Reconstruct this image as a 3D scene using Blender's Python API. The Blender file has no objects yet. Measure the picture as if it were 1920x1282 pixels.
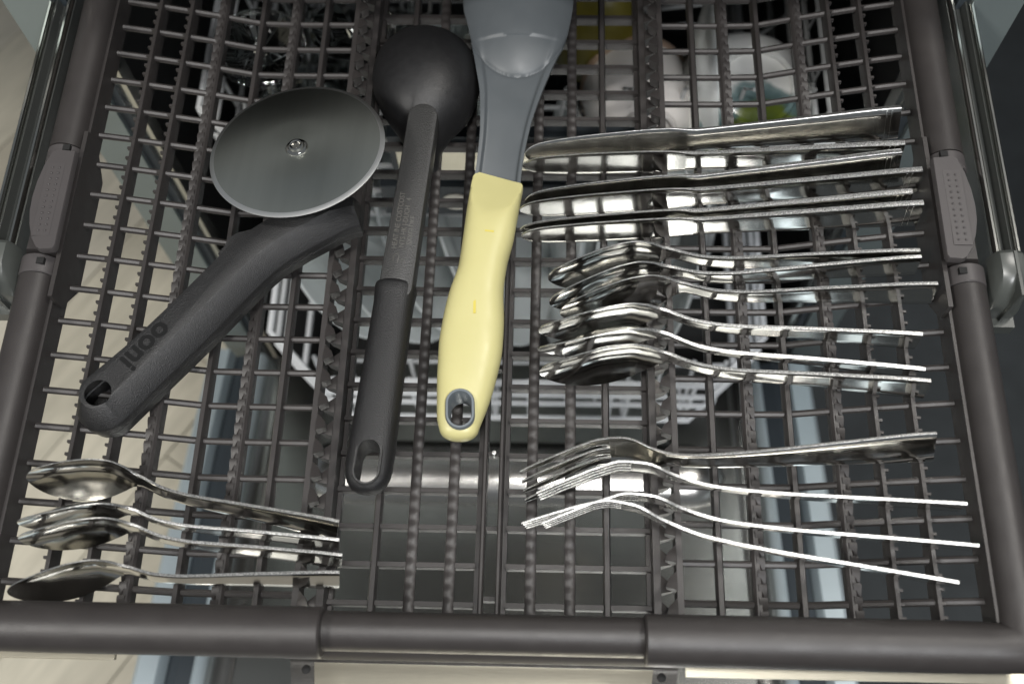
import bpy, math, random
import numpy as np
from mathutils import Vector, Matrix
random.seed(7)
scene = bpy.context.scene
COL = scene.collection
# ------------------------------------------------------------------ camera
def rx(a): return Matrix.Rotation(a, 3, 'X')
def rz(a): return Matrix.Rotation(a, 3, 'Z')
cd = bpy.data.cameras.new('camera'); cam = bpy.data.objects.new('camera', cd); COL.objects.link(cam)
cd.sensor_width = 36.0; cd.lens = 2035.264/1920*36.0; cd.clip_start = .02; cd.clip_end = 60
cam.matrix_world = Matrix.Translation((.029106, -.107305, .568057)) @ (rz(.0815910) @ rx(.426430) @ rz(-.0610293)).to_4x4()
cd.dof.use_dof = True; cd.dof.focus_distance = .60; cd.dof.aperture_fstop = 6.7
scene.camera = cam
# ------------------------------------------------------------------ world and lamps
wd = bpy.data.worlds.new('World'); scene.world = wd; wd.use_nodes = True
bg = wd.node_tree.nodes['Background']; bg.inputs[0].default_value = (.86, .93, 1, 1); bg.inputs[1].default_value = .17
def area(name, loc, aim, size, power, col):
    l = bpy.data.lights.new(name, 'AREA'); l.shape = 'RECTANGLE'; l.size, l.size_y = size; l.energy = power; l.color = col
    o = bpy.data.objects.new(name, l); COL.objects.link(o); o.location = loc
    o.rotation_euler = (Vector(aim)-Vector(loc)).to_track_quat('-Z', 'Y').to_euler(); return o
area('area_lamp', (.75, 2.0, 1.0), (.05, .1, 0), (1.3, .25), 6, (1, .95, .88))
area('area_lamp', (-1.35, -.75, 1.8), (-.30, .25, -.4), (.5, .4), 40, (1, .97, .92))  # added fill to brighten the floor boards and plates
area('area_lamp', (.70, -1.0, 1.75), (0, .25, -.15), (.6, .3), 34, (.97, .98, 1))
area('area_lamp', (.95, .65, 1.9), (0, .15, 0), (.40, .30), 20, (1, .96, .9))
area('area_lamp', (.10, -.30, 2.3), (.03, .25, 0), (.35, .2), 34, (1, .98, .95))  # extra lamp added to push light through the grid onto the racks below
scene.view_settings.view_transform = 'Standard'; scene.view_settings.look = 'None'
scene.view_settings.gamma = 1; scene.view_settings.exposure = 0.0; scene.view_settings.use_curve_mapping = False
scene.render.engine = 'CYCLES'; scene.cycles.use_denoising = True
scene.cycles.max_bounces = 10; scene.cycles.transparent_max_bounces = 8; scene.cycles.sample_clamp_indirect = 6
scene.cycles.caustics_reflective = True; scene.cycles.blur_glossy = .6; scene.cycles.caustics_refractive = False
# ------------------------------------------------------------------ materials
M = {}
def mat(name, col, rough=.5, metal=0, spec=.5, bump=0, bscale=800, var=0, vscale=30, stretch=None, rvar=0, coat=0, trans=0, ior=1.45, alpha=1, sss=0, vhard=0, aniso=0):
    m = bpy.data.materials.new(name); m.use_nodes = True; nt = m.node_tree; b = nt.nodes['Principled BSDF']
    c = (*col, 1); b.inputs['Base Color'].default_value = c; b.inputs['Roughness'].default_value = rough
    b.inputs['Metallic'].default_value = metal; b.inputs['Specular IOR Level'].default_value = spec; b.inputs['IOR'].default_value = ior
    b.inputs['Coat Weight'].default_value = coat; b.inputs['Transmission Weight'].default_value = trans
    if sss: b.inputs['Subsurface Weight'].default_value = sss; b.inputs['Subsurface Radius'].default_value = (.004,.004,.003)
    if aniso:
        tn = nt.nodes.new('ShaderNodeTangent'); tn.direction_type = 'RADIAL'; tn.axis = 'Z'; nt.links.new(tn.outputs[0], b.inputs['Tangent']); b.inputs['Anisotropic'].default_value = aniso
    tc = nt.nodes.new('ShaderNodeTexCoord'); src = tc.outputs['Object']
    if stretch:
        mp = nt.nodes.new('ShaderNodeMapping'); mp.inputs['Scale'].default_value = stretch; nt.links.new(src, mp.inputs['Vector']); src = mp.outputs['Vector']
    def noise(sc, det=3):
        n = nt.nodes.new('ShaderNodeTexNoise'); n.inputs['Scale'].default_value = sc; n.inputs['Detail'].default_value = det
        nt.links.new(src, n.inputs['Vector']); return n
    if bump:
        n = noise(bscale); bp = nt.nodes.new('ShaderNodeBump'); bp.inputs['Strength'].default_value = bump; bp.inputs['Distance'].default_value = .0004
        nt.links.new(n.outputs['Fac'], bp.inputs['Height']); nt.links.new(bp.outputs['Normal'], b.inputs['Normal'])
    if var:
        n = noise(vscale, 5); fo = n.outputs['Fac']
        if vhard:
            mh = nt.nodes.new('ShaderNodeMapRange'); mh.inputs['From Min'].default_value = .5-vhard; mh.inputs['From Max'].default_value = .5+vhard; nt.links.new(fo, mh.inputs['Value']); fo = mh.outputs['Result']
        mx = nt.nodes.new('ShaderNodeMix'); mx.data_type = 'RGBA'
        mx.inputs['A'].default_value = (*[max(0, v*(1-var)) for v in col], 1); mx.inputs['B'].default_value = (*[min(1, v*(1+var)) for v in col], 1)
        nt.links.new(fo, mx.inputs['Factor']); nt.links.new(mx.outputs['Result'], b.inputs['Base Color'])
    if rvar:
        n = noise(vscale*1.7, 4); mr = nt.nodes.new('ShaderNodeMapRange'); mr.inputs['From Min'].default_value = .3; mr.inputs['From Max'].default_value = .7
        mr.inputs['To Min'].default_value = max(.02, rough-rvar); mr.inputs['To Max'].default_value = rough+rvar
        nt.links.new(n.outputs['Fac'], mr.inputs['Value']); nt.links.new(mr.outputs['Result'], b.inputs['Roughness'])
    M[name] = m; return m
mat('tray', (.0235, .0210, .0203), .43, bump=.30, bscale=2000, var=.14, vscale=55, rvar=.05)
mat('latch_plastic', (.045, .041, .041), .45, bump=.25, bscale=1400, var=.1)
mat('hole_black', (.004, .004, .004), .8)
mat('steel', (.60, .59, .56), .12, 1, rvar=.04, vscale=90, var=.06)
mat('steel_edge', (.50, .50, .49), .34, .92, bump=.45, bscale=1400, var=.50, vscale=1300, vhard=.15)  # fine light and dark speckle in the colour stands for edge sparkle
mat('wheel_steel', (.48, .50, .465), .30, 1, bump=.06, bscale=260, stretch=(8, .35, 1), var=.10, vscale=18, aniso=.40)
mat('wheel_bevel', (.9, .9, .88), .30, 1, bump=.1, bscale=900)
mat('rail_dark', (.10, .105, .10), .3, .7)
mat('brushed', (.48, .47, .45), .24, 1, bump=.12, bscale=200, stretch=(1, 14, 14), var=.06)
mat('rail_steel', (.50, .50, .47), .20, 1)
mat('door_steel', (.43, .435, .415), .26, 1, bump=.1, bscale=60, stretch=(1, 10, 10), var=.08, vscale=8)
mat('flange_steel', (.44, .51, .54), .36, .45, var=.06)
mat('lip_steel', (.20, .235, .235), .38, .5, var=.06)
mat('worktop', (.05, .052, .05), .5, var=.2)
mat('gasket', (.025, .032, .038), .55)
mat('tub_dark', (.06, .062, .062), .4, .6)
mat('black_plastic', (.0085, .0085, .0089), .44, bump=.9, bscale=1700, rvar=.07, vscale=200)
mat('black_matte', (.009, .009, .0095), .45, bump=.4, bscale=1600, rvar=.05, vscale=150)
mat('black_shaft', (.024, .024, .0235), .38, bump=1.0, bscale=1300)
mat('emboss', (.085, .082, .075), .35)
mat('recess_shade', (.007, .007, .007), .3)  # letters sit slightly proud; the shade of a recess is in the colour
mat('yellow', (.395, .366, .172), .42, var=.06, vscale=45, rvar=.10, bump=.05, bscale=600, sss=.1)
mat('yellow_mark', (.43, .36, .07), .5)
mat('grey_nylon', (.056, .063, .068), .44, bump=.05, bscale=60, var=.10, vscale=40, rvar=.06)
mat('grey_ring', (.10, .115, .125), .35)
mat('wire', (.62, .64, .66), .33, var=.05)
mat('wire_dark', (.50, .51, .51), .3)
mat('porcelain', (.90, .94, .94), .12, coat=.3, var=.03, vscale=12)
mat('porcelain_warm', (.84, .80, .76), .14, coat=.3, var=.05, vscale=14)
mat('brown_glaze', (.50, .36, .27), .2, var=.2, vscale=30)
mat('mustard', (.10, .085, .008), .4, var=.6, vscale=22)
mat('glass', (.92, .95, .94), .02, trans=1, ior=1.46)
mat('floor_grout', (.22, .205, .175), .7)
mat('carpet', (.024, .028, .030), .85, bump=.6, bscale=500, var=.35, vscale=26)
mat('cap_plastic', (.05, .054, .05), .3, var=.1)
mat('white_letter', (.75, .72, .64), .5)
mat('plate_label', (.52, .49, .40), .32, 1, bump=.1, bscale=150, stretch=(1, 20, 20))
def floor_mat(name, col):
    m = mat(name, tuple(v*k for v, k in zip(col, (1.24, 1.24, 1.21))), .45, var=.34, vscale=11, stretch=(1, 7, 1), bump=.1, bscale=90); return m
for i, c in enumerate([(.37, .345, .285), (.34, .318, .262), (.405, .38, .317), (.36, .338, .287), (.31, .285, .233)]): floor_mat('plank_%d' % i, c)
# painted bowl: white glaze with a green and blue leaf
def painted():
    m = mat('painted_glaze', (.85, .85, .82), .15, coat=.3); nt = m.node_tree; b = nt.nodes['Principled BSDF']
    tc = nt.nodes.new('ShaderNodeTexCoord'); n = nt.nodes.new('ShaderNodeTexNoise'); n.inputs['Scale'].default_value = 26; n.inputs['Detail'].default_value = 4
    nt.links.new(tc.outputs['Object'], n.inputs['Vector'])
    sp = nt.nodes.new('ShaderNodeVectorMath'); sp.operation = 'DISTANCE'; sp.inputs[1].default_value = (-.004, -.040, .060); nt.links.new(tc.outputs['Object'], sp.inputs[0])
    ad = nt.nodes.new('ShaderNodeMath'); ad.operation = 'MULTIPLY_ADD'; ad.inputs[1].default_value = .035; nt.links.new(n.outputs['Fac'], ad.inputs[0]); nt.links.new(sp.outputs['Value'], ad.inputs[2])
    rp = nt.nodes.new('ShaderNodeValToRGB'); e = rp.color_ramp.elements; rp.color_ramp.interpolation = 'EASE'
    e[0].position = .040; e[0].color = (.07, .10, .015, 1); e[1].position = .066; e[1].color = (.85, .85, .82, 1)
    x = e.new(.050); x.color = (.10, .13, .02, 1); x = e.new(.056); x.color = (.10, .16, .17, 1); x = e.new(.062); x.color = (.20, .28, .28, 1)
    nt.links.new(ad.outputs[0], rp.inputs['Fac']); nt.links.new(rp.outputs['Color'], b.inputs['Base Color'])
painted()
# ------------------------------------------------------------------ mesh helpers
def obj(name, V, F, mats, parent=None, smooth=True, fm=None, loc=None):
    me = bpy.data.meshes.new(name); me.from_pydata([tuple(map(float, v)) for v in V], [], F)
    for m in (mats if isinstance(mats, (list, tuple)) else [mats]): me.materials.append(M[m])
    if fm is not None: me.polygons.foreach_set('material_index', fm)
    if smooth: me.polygons.foreach_set('use_smooth', [True]*len(me.polygons))
    me.update()
    o = bpy.data.objects.new(name, me); COL.objects.link(o)
    if smooth:
        try: me.set_sharp_from_angle(angle=math.radians(38))
        except Exception: pass
    if parent: o.parent = parent
    if loc: o.location = loc
    return o
def again(o, loc=(0,0,0), parent=None, rot=None, scale=None):
    c = o.copy(); COL.objects.link(c); c.location = loc; c.parent = parent if parent else o.parent
    if rot: c.rotation_euler = rot
    if scale: c.scale = scale
    return c
def thing(name, label, cat, loc=(0,0,0), group=None):
    o = bpy.data.objects.new(name, None); COL.objects.link(o); o.location = loc; o.empty_display_size = .02
    o['label'] = label; o['category'] = cat
    if group: o['group'] = group
    return o
def tag(o, label, cat, group=None):
    o['label'] = label; o['category'] = cat
    if group: o['group'] = group
    return o
class MB:
    def __init__(s): s.V = []; s.F = []; s.m = []
    def add(s, V, F, m=0):
        k = len(s.V); s.V += [tuple(v) for v in V]; s.F += [tuple(i+k for i in f) for f in F]; s.m += [m]*len(F); return s
    def box(s, x0, x1, y0, y1, z0, z1, m=0):
        V = [(x,y,z) for z in (z0,z1) for y in (y0,y1) for x in (x0,x1)]
        return s.add(V, [(0,2,3,1),(4,5,7,6),(0,1,5,4),(2,6,7,3),(0,4,6,2),(1,3,7,5)], m)
    def build(s, name, mats, parent=None, smooth=True, loc=None): return obj(name, s.V, s.F, mats, parent, smooth, s.m, loc)
def loft(rings, cap0=True, cap1=True, closed=True, fan=False):
    n = len(rings[0]); V = [tuple(p) for r in rings for p in r]; F = []
    for i in range(len(rings)-1):
        for j in range(n if closed else n-1):
            a, b = i*n+j, i*n+(j+1) % n; F.append((a, b, b+n, a+n))
    if fan:
        for k in (0, (len(rings)-1)*n):
            c = np.mean([V[k+j] for j in range(n)], axis=0); V.append(tuple(c)); m = len(V)-1
            F += [(m, k+(j+1) % n, k+j) if k == 0 else (m, k+j, k+(j+1) % n) for j in range(n)]
        return V, F
    if cap0: F.append(tuple(range(n-1, -1, -1)))
    if cap1: k = (len(rings)-1)*n; F.append(tuple(k+j for j in range(n)))
    return V, F
def tube(path, r, n=8, up=(0,0,1), rz=None, cap=True):
    P = [Vector(p) for p in path]; rings = []
    for i, p in enumerate(P):
        t = (P[min(i+1, len(P)-1)]-P[max(i-1, 0)]).normalized(); u = Vector(up)
        if abs(t.dot(u)) > .95: u = Vector((1,0,0)) if abs(t.x) < .9 else Vector((0,1,0))
        s = t.cross(u).normalized(); w = s.cross(t)
        rr = r[i] if isinstance(r, (list, tuple)) else r; rv = rr if rz is None else (rz[i] if isinstance(rz, (list, tuple)) else rz)
        rings.append([p+s*(math.cos(2*math.pi*k/n)*rr)+w*(math.sin(2*math.pi*k/n)*rv) for k in range(n)])
    return loft(rings, cap, cap)
def prism(prof, y0, y1):      # profile in (x, z), counter-clockwise, run along y
    return loft([[(x, y0, z) for x, z in prof], [(x, y1, z) for x, z in prof]])
def lathe(prof, n=32, c=(0,0,0)):
    rings = [[(c[0]+r*math.cos(2*math.pi*k/n), c[1]+r*math.sin(2*math.pi*k/n), c[2]+z) for k in range(n)] for r, z in prof]
    return loft(rings, False, False)
def interp(xs, ys):
    xs = np.array(xs, float); ys = np.array(ys, float); d = np.diff(ys)/np.diff(xs); m = np.zeros_like(ys)
    m[1:-1] = np.where(d[:-1]*d[1:] > 0, 2*d[:-1]*d[1:]/(d[:-1]+d[1:]+1e-30), 0); m[0] = d[0]; m[-1] = d[-1]
    def f(x):
        i = int(np.clip(np.searchsorted(xs, x)-1, 0, len(xs)-2)); h = xs[i+1]-xs[i]; t = min(1, max(0, (x-xs[i])/h))
        return float((2*t**3-3*t*t+1)*ys[i]+(t**3-2*t*t+t)*h*m[i]+(-2*t**3+3*t*t)*ys[i+1]+(t**3-t*t)*h*m[i+1])
    return f
def arc(cx, cy, r, a0, a1, n): return [(cx+r*math.cos(a0+(a1-a0)*i/n), cy+r*math.sin(a0+(a1-a0)*i/n)) for i in range(n+1)]
def boolean(o, cutters):
    for c in cutters:
        md = o.modifiers.new('cut', 'BOOLEAN'); md.operation = 'DIFFERENCE'; md.solver = 'EXACT'; md.object = c
    dg = bpy.context.evaluated_depsgraph_get(); me = bpy.data.meshes.new_from_object(o.evaluated_get(dg)); o.modifiers.clear(); old = o.data; o.data = me
    for c in cutters: bpy.data.objects.remove(c, do_unlink=True)
    try: me.set_sharp_from_angle(angle=math.radians(35))
    except Exception: pass
def text_mesh(s, size, depth, offset=0, align='LEFT'):
    cu = bpy.data.curves.new('lettering', 'FONT'); cu.body = s; cu.size = size; cu.extrude = depth; cu.offset = offset; cu.align_x = align; cu.align_y = 'CENTER'; cu.resolution_u = 4
    o = bpy.data.objects.new('lettering', cu); COL.objects.link(o); dg = bpy.context.evaluated_depsgraph_get(); dg.update()
    me = bpy.data.meshes.new_from_object(o.evaluated_get(dg)); bpy.data.objects.remove(o, do_unlink=True); return me
RP = .020322      # pitch of the tray's cross bars
NR = 23
# ================================================================== setting
# floor boards
flo = obj('floor', [(-3, -2, -.765), (.22, -2, -.765), (.22, 3, -.765), (-3, 3, -.765)], [(0,1,2,3)], 'floor_grout', smooth=False); flo['kind'] = 'structure'
L, Wd = .52, .13
pm = []
for i in range(5):
    b = MB(); b.box(.001, L-.001, .001, Wd-.001, -.012, 0); pm.append(b.build('plank', 'plank_%d' % i, flo)); pm[-1].location = (0, 0, -5)
used = [False]*5
c45, a0 = math.sqrt(.5), math.radians(58)
def plank(px, py, rot):
    i = random.randrange(5); o = pm[i]
    if used[i]: o = o.copy(); COL.objects.link(o)
    used[i] = True; o.location = (px, py, -.75+random.uniform(-.0006, .0006)); o.rotation_euler = (0, 0, rot)
for i in range(-8, 9):
    for j in range(-5, 6):
        bx, by = j*L*1.0+i*Wd, i*Wd*1.0-j*0      # herringbone lattice
        for kind in (0, 1):
            u, v = (i*Wd+j*2*L*0, i*Wd+0)
        u0, v0 = i*Wd+j*L, i*Wd-j*L
        for kind, (u, v, r) in enumerate(((u0, v0, 0), (u0+L+Wd if False else u0, v0+Wd, math.pi/2))):
            if kind == 1: u = u0+Wd
            X, Y = -.75+u*math.cos(a0)-v*math.sin(a0), .35+u*math.sin(a0)+v*math.cos(a0)
            if -1.5 < X < .1 and -.75 < Y < 1.5: plank(X, Y, a0+r)
for i in range(5):
    if not used[i]: pm[i].location = (-1.6, 1.2, -.75)
cpt = obj('carpet', [(.222, -2, -.752), (3, -2, -.752), (3, 3, -.752), (.222, 3, -.752)], [(0,1,2,3)], 'carpet', smooth=False); cpt['kind'] = 'structure'
# ================================================================== dishwasher
dw = thing('dishwasher', 'built-in dishwasher with its steel door folded down under the racks', 'dishwasher', (0, .35, -.75))
def dpart(o): o.parent = dw; o.matrix_parent_inverse = Matrix.Translation((0, -.35, .75)); return o
def dbox(name, m, *b):
    k = MB(); k.box(*b); return dpart(k.build(name, m, smooth=False))
dbox('side_wall', 'tub_dark', -.301, -.297, .362, .90, -.62, .115); dbox('side_wall', 'tub_dark', .297, .301, .362, .90, -.62, .115)
dbox('back_wall', 'tub_dark', -.2965, .2965, .88, .895, -.62, .114); dbox('roof_panel', 'tub_dark', -.2965, .2965, .44, .8795, .10, .114); dbox('tub_floor', 'tub_dark', -.2965, .2965, .362, .8795, -.62, -.60)
for s in (-1, 1):     # front edge of the tub: steel lip, dark seal, inner fold
    def jb(name, m, x0, x1, y0, y1): dbox(name, m, min(s*x0, s*x1), max(s*x0, s*x1), y0, y1, -.60, .098)
    jb('front_lip', 'lip_steel', .279, .309, .350, .3615); jb('door_seal', 'gasket', .272, .2787, .354, .367); jb('inner_fold', 'rail_steel', .266, .2718, .358, .372)
wt = MB(); wt.box(-1.3, 1.3, .345, .95, .118, .158); o = wt.build('worktop', 'worktop', smooth=False); tag(o, 'dark worktop edge over the dishwasher, just above the frame', 'worktop')
# door, leaning a little upwards to its free end
TH = math.radians(12); HY, HZ = .335, -.455
dd = Vector((0, -math.cos(TH), math.sin(TH))); dn = Vector((0, math.sin(TH), math.cos(TH)))
def dpt(x, t, h): p = Vector((0, HY, HZ))+dd*t+dn*h; return (x, p.y, p.z)
def dstrip(name, m, prof, t0, t1):
    V, F = loft([[dpt(x, t0, h) for x, h in prof], [dpt(x, t1, h) for x, h in prof]]); return dpart(obj(name, V, F, m))
dstrip('door_panel', 'door_steel', [(-.236, -.02), (-.236, 0), (.214, 0), (.214, -.02)], 0, .66)
for s, xo in ((-1, -.318), (1, .290)):
    def P(*pts): q = [(xo-s*a, h) for a, h in pts]; return q if s < 0 else q[::-1]
    dstrip('door_edge', 'flange_steel', P((0, -.03), (0, .010), (.004, .014), (.020, .013), (.024, .004), (.024, -.03)), .0, .66)
    dstrip('door_channel', 'gasket', P((.0245, -.03), (.0245, .000), (.034, .003), (.047, -.002), (.047, -.03)), .0, .655)
    dstrip('door_bead', 'flange_steel', P((.0475, -.03), (.0475, .004), (.051, .007), (.055, .004), (.057, -.001), (.057, -.03)), .0, .655)
    dstrip('door_border', 'brushed', P((.0575, -.03), (.0575, -.003), (.066, .000), (.076, .003), (.0817, .001), (.0817, -.03)), .0, .655)
rr = []
for i in range(25):    # raised rib across the door
    x = -.205+.405*i/24; e = min(1, math.sqrt(max(.0001, 1-max(0, (abs(x+.0025)-.165)/.0376)**2))); rr.append([dpt(x, .132+.034*e*math.cos(a), -.004+.026*e*math.sin(a)) for a in np.linspace(0, math.pi, 13)])
V, F = loft(rr, True, True, False); dpart(obj('door_rib', V, F, 'brushed'))
# guide rails of the tray with their end caps
for s in (-1, 1):
    k = MB(); prof = [(.2650, .030), (.2650, .052), (.2690, .0525), (.2700, .046), (.2750, .046), (.2760, .0525), (.2808, .052), (.2808, .030)]
    prof = [(s*x, z) for x, z in prof]; prof = prof[::-1] if s > 0 else prof
    k.add(*prism(prof, .172, .86)); r = dpart(k.build('guide_rail', 'rail_dark'))
    for x in (.2672, .2786):
        V, F = tube([(s*x, y, .0530) for y in (.172, .5, .86)], .0019, 10, rz=.0030); dpart(obj('rail_lip', V, F, 'rail_steel'))
    def capr(y, g, z0, z1): q = [(s*(.272+g*math.cos(a)*(abs(math.cos(a))**-.5 if abs(math.cos(a)) > .1 else 1)), y, (z0+z1)/2+(z1-z0)/2*math.sin(a)) for a in np.linspace(0, 2*math.pi, 17)[:-1]]; return q
    V, F = loft([capr(.180, .0092, .026, .060), capr(.1775, .0097, .026, .062), capr(.166, .0097, .024, .062), capr(.158, .0094, .024, .056), capr(.154, .0080, .026, .046)])
    cp = obj('end_cap', V, F, 'cap_plastic'); dpart(cp)
    V, F = loft([[(s*x, y, z) for x, z in ((.2724, .0628), (.2740, .0628), (.2740, .018), (.2724, .018))] for y in (.178, .152)]); dpart(obj('cap_fin', V, F, 'cap_plastic'))
    k = MB(); k.box(min(s*.264, s*.281), max(s*.264, s*.281), .149, .156, .022, .030); dpart(k.build('cap_tongue', 'cap_plastic'))
# ================================================================== racks below
def wire(name, path, r, m, parent, n=6): V, F = tube(path, r, n); return obj(name, V, F, m, parent)
lb = thing('lower_basket', 'grey wire lower basket holding the standing plates', 'dish rack')
def ring(hw, y0, y1, z, ch=.045):
    p = [(-hw, y1, z), (-hw, y0+ch, z), (-hw+ch, y0, z), (hw-ch, y0, z), (hw, y0+ch, z), (hw, y1, z)]
    q = []
    for a, b in zip(p[:-1], p[1:]): q += [a, tuple(.5*(u+v) for u, v in zip(a, b))]
    return q+[p[-1]]
for hw, y0, z, r in ((.215, .243, -.290, .0032), (.215, .243, -.317, .0026), (.213, .244, -.340, .0026), (.205, .248, -.388, .0028)):
    wire('rim_wire', ring(hw, y0, .80, z), r, 'wire', lb)
w0 = wire('cross_wire', [(-.2, 0, -.402), (.2, 0, -.402)], .002, 'wire', lb); w0.location = (0, .31, 0)
for i in range(1, 7): again(w0, (0, .31+i*.075, 0))
w0 = wire('front_wire', [(0, .244, -.288), (0, .246, -.35), (0, .252, -.402), (0, .29, -.406)], .0021, 'wire', lb); w0.location = (-.155, 0, 0)
for x in (-.09, -.02, .012, .085, .10, .155): again(w0, (x, 0, 0))
w0 = wire('plate_prong', [(0, 0, -.40), (0, .004, -.34), (0, .006, -.315)], .0019, 'wire', lb); w0.location = (-.18, .27, 0); k = 0
for x in np.arange(-.15, .19, .028):
    for y in (.27, .42): again(w0, (float(x), y, 0))
def plate_mesh(R=.118):
    pr = [(.0001, .004), (.035, .004), (.062, .005), (.070, .010), (.098, .018), (R-.002, .0235), (R, .0225), (R-.002, .0205), (.099, .0145), (.074, .006), (.064, -.001), (.04, 0), (.0001, 0)]
    return lathe([(r*R/.118, z) for r, z in pr], 48)
pV, pF = plate_mesh()
sp = [(-.165, .402, -.285, 60, 'white dinner plate standing leftmost in the lower basket'), (-.125, .398, -.285, 60, 'white dinner plate standing second from the left in the lower basket'),
      (-.082, .402, -.285, 62, 'white dinner plate standing below the grip of the black serving spoon'), (-.040, .396, -.285, 64, 'white dinner plate standing below the upper yellow handle'),
      (.060, .400, -.285, -82, 'white dinner plate standing below the dinner spoon bowls'), (.084, .404, -.285, -84, 'white dinner plate standing below the necks of the dinner spoons'), (.108, .398, -.285, -80, 'white dinner plate standing third from the right in the lower basket'),
      (.134, .402, -.285, -82, 'white dinner plate standing second from the right in the lower basket'), (.160, .398, -.285, -80, 'white dinner plate standing rightmost in the lower basket')]
p0 = None
for x, y, z, t, lab in sp:
    if p0 is None: o = p0 = obj('dinner_plate', pV, pF, 'porcelain')
    else: o = p0.copy(); COL.objects.link(o)
    o.location = (x, y, z); o.rotation_euler = (0, math.radians(t), math.radians(random.uniform(-3, 3))); tag(o, lab, 'plate', 'plates in the lower basket')
# upper basket
ub = thing('upper_basket', 'dark wire upper basket with a steel label strip on its handle', 'dish rack')
for hw, z, r in ((.235, -.095, .003), (.232, -.125, .0022), (.228, -.160, .0022), (.222, -.195, .0026)): wire('rim_wire', ring(hw, .352, .84, z, .03), r, 'wire_dark', ub)
w0 = wire('cross_wire', [(-.22, 0, -.197), (.22, 0, -.197)], .0019, 'wire_dark', ub); w0.location = (0, .37, 0)
for i in range(1, 10): again(w0, (0, .37+i*.045, 0))
for s in (-1, 1):
    w0 = wire('side_wire', [(s*.235, 0, -.095), (s*.228, 0, -.16), (s*.20, 0, -.199), (s*.10, 0, -.215)], .0019, 'wire_dark', ub); w0.location = (0, .38, 0)
    for i in range(1, 9): again(w0, (0, .38+i*.05, 0))
w0 = wire('glass_prong', [(0, 0, -.196), (.004, .006, -.15), (.010, .010, -.105), (.016, .004, -.098)], .0017, 'wire_dark', ub); w0.location = (-.215, .37, 0)
for i in range(6):
    for j in range(4): again(w0, (-.215+.034*i+.008*(j % 2), .385+.055*j, 0), rot=(0, 0, random.uniform(-.4, .4)))
for i in range(5): again(w0, (.03+.045*i, .40, 0))
k = MB(); k.box(-.088, .088, .340, .3505, -.128, -.070); k.box(-.10, .10, .336, .3515, -.168, -.129); k.build('handle_bar', 'gasket', ub, smooth=False)
k = MB(); k.box(-.082, .082, .3345, .3395, -.112, -.078); lp = k.build('label_strip', 'plate_label', ub, smooth=False)
k = MB()
for x, h in ((.0165, .010), (.0205, .012), (.0305, .009), (.0345, .012)): k.box(x, x+.0014, .3336, .3344, -.1035, -.1035+h)
k.build('lettering', 'white_letter', lp, smooth=False)
me = text_mesh('G', .026, .0006, .0012, 'CENTER'); me.materials.append(M['white_letter']); g = bpy.data.objects.new('lettering', me); COL.objects.link(g); g.parent = ub
g.location = (-.045, .3352, -.150); g.rotation_euler = (math.radians(90), 0, 0)
# crockery in the upper basket
def cup(name, label, cat, loc, R, H, m, rot=(0,0,0), handle=None, stripe=None):
    t = thing(name, label, cat, loc, 'cups and bowls in the upper basket'); t.rotation_euler = [math.radians(a) for a in rot]
    V, F = lathe([(.0001, H), (R*.50, H), (R*.56, H-.002), (R*.70, H*.90), (R*.86, H*.62), (R*.96, H*.3), (R, 0), (R*.97, -.001), (R*.92, H*.3), (R*.8, H*.6), (R*.6, H*.86), (.0001, H*.9)], 40)
    obj('body', V, F, m, t)
    V, F = lathe([(R*.42, H-.001), (R*.42, H+.005), (R*.47, H+.005), (R*.50, H-.001)], 32); obj('foot_ring', V, F, m, t)
    if stripe:
        V, F = lathe([(R*.985, H*.16), (R*1.004, H*.12), (R*1.012, .004), (R*1.006, -.002), (R*.98, -.002)], 40); obj('rim_band', V, F, stripe, t)
    if handle is not None:
        a = math.radians(handle); pts = []
        for q in np.linspace(-1.35, 1.35, 13): d = R*.86+.030*math.cos(q); pts.append((d*math.cos(a), d*math.sin(a), H*.45+.030*math.sin(q)))
        V, F = tube(pts, .006, 8, rz=.0045); obj('handle', V, F, m, t)
    return t
cup('bowl', 'white bowl with a painted green and blue leaf in the upper basket', 'bowl', (.180, .44, -.185), .066, .075, 'painted_glaze', (18, 0, 12))
cup('cup', 'white cup with open loop handle right of the painted bowl', 'cup', (.215, .385, -.165), .036, .06, 'porcelain', (35, 30, 0), 10)
cup('cup', 'white cup with brown rim lying below the central comb of the tray', 'cup', (.098, .455, -.165), .046, .080, 'porcelain_warm', (62, 0, 4), None, 'brown_glaze')
cup('cup', 'small white cup near the front of the upper basket', 'cup', (.120, .372, -.180), .030, .052, 'porcelain', (30, 0, 0))
cup('mug', 'mustard yellow mug at the back of the upper basket', 'mug', (.068, .505, -.17), .040, .085, 'mustard', (5, 0, 0))
o = p0.copy(); COL.objects.link(o); o.scale = (.62, .62, .62); o.location = (.142, .44, -.135); o.rotation_euler = (0, math.radians(84), 0); tag(o, 'small white saucer standing on edge beside the painted bowl', 'plate')
def goblet(loc, label, rot, s=1):
    t = thing('wine_glass', label, 'glass', loc, 'glasses in the upper basket'); t.rotation_euler = [math.radians(a) for a in rot]
    pr = [(.030, 0), (.034, .020), (.036, .045), (.030, .068), (.014, .082), (.0045, .088), (.0035, .10), (.0035, .150), (.006, .158), (.030, .163), (.032, .1645), (.030, .166), (.0001, .167)]
    V, F = lathe([(r*s, z*s) for r, z in pr[:6]]+[(.0001, .088*s)]+[(.0001, .0865*s), (.012*s, .0805*s), (.0285*s, .067*s), (.0345*s, .045*s), (.0325*s, .02*s), (.0287*s, 0), (.030*s, 0)], 28); obj('bowl', V, F, 'glass', t)
    V, F = lathe([(r*s, z*s) for r, z in [(.0001, .0881)]+pr[5:]], 24); obj('stem', V, F, 'glass', t)
    return t
goblet((-.185, .40, -.19), 'clear wine glass upside down nearest the left wall of the upper basket', (6, 4, 0))
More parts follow.
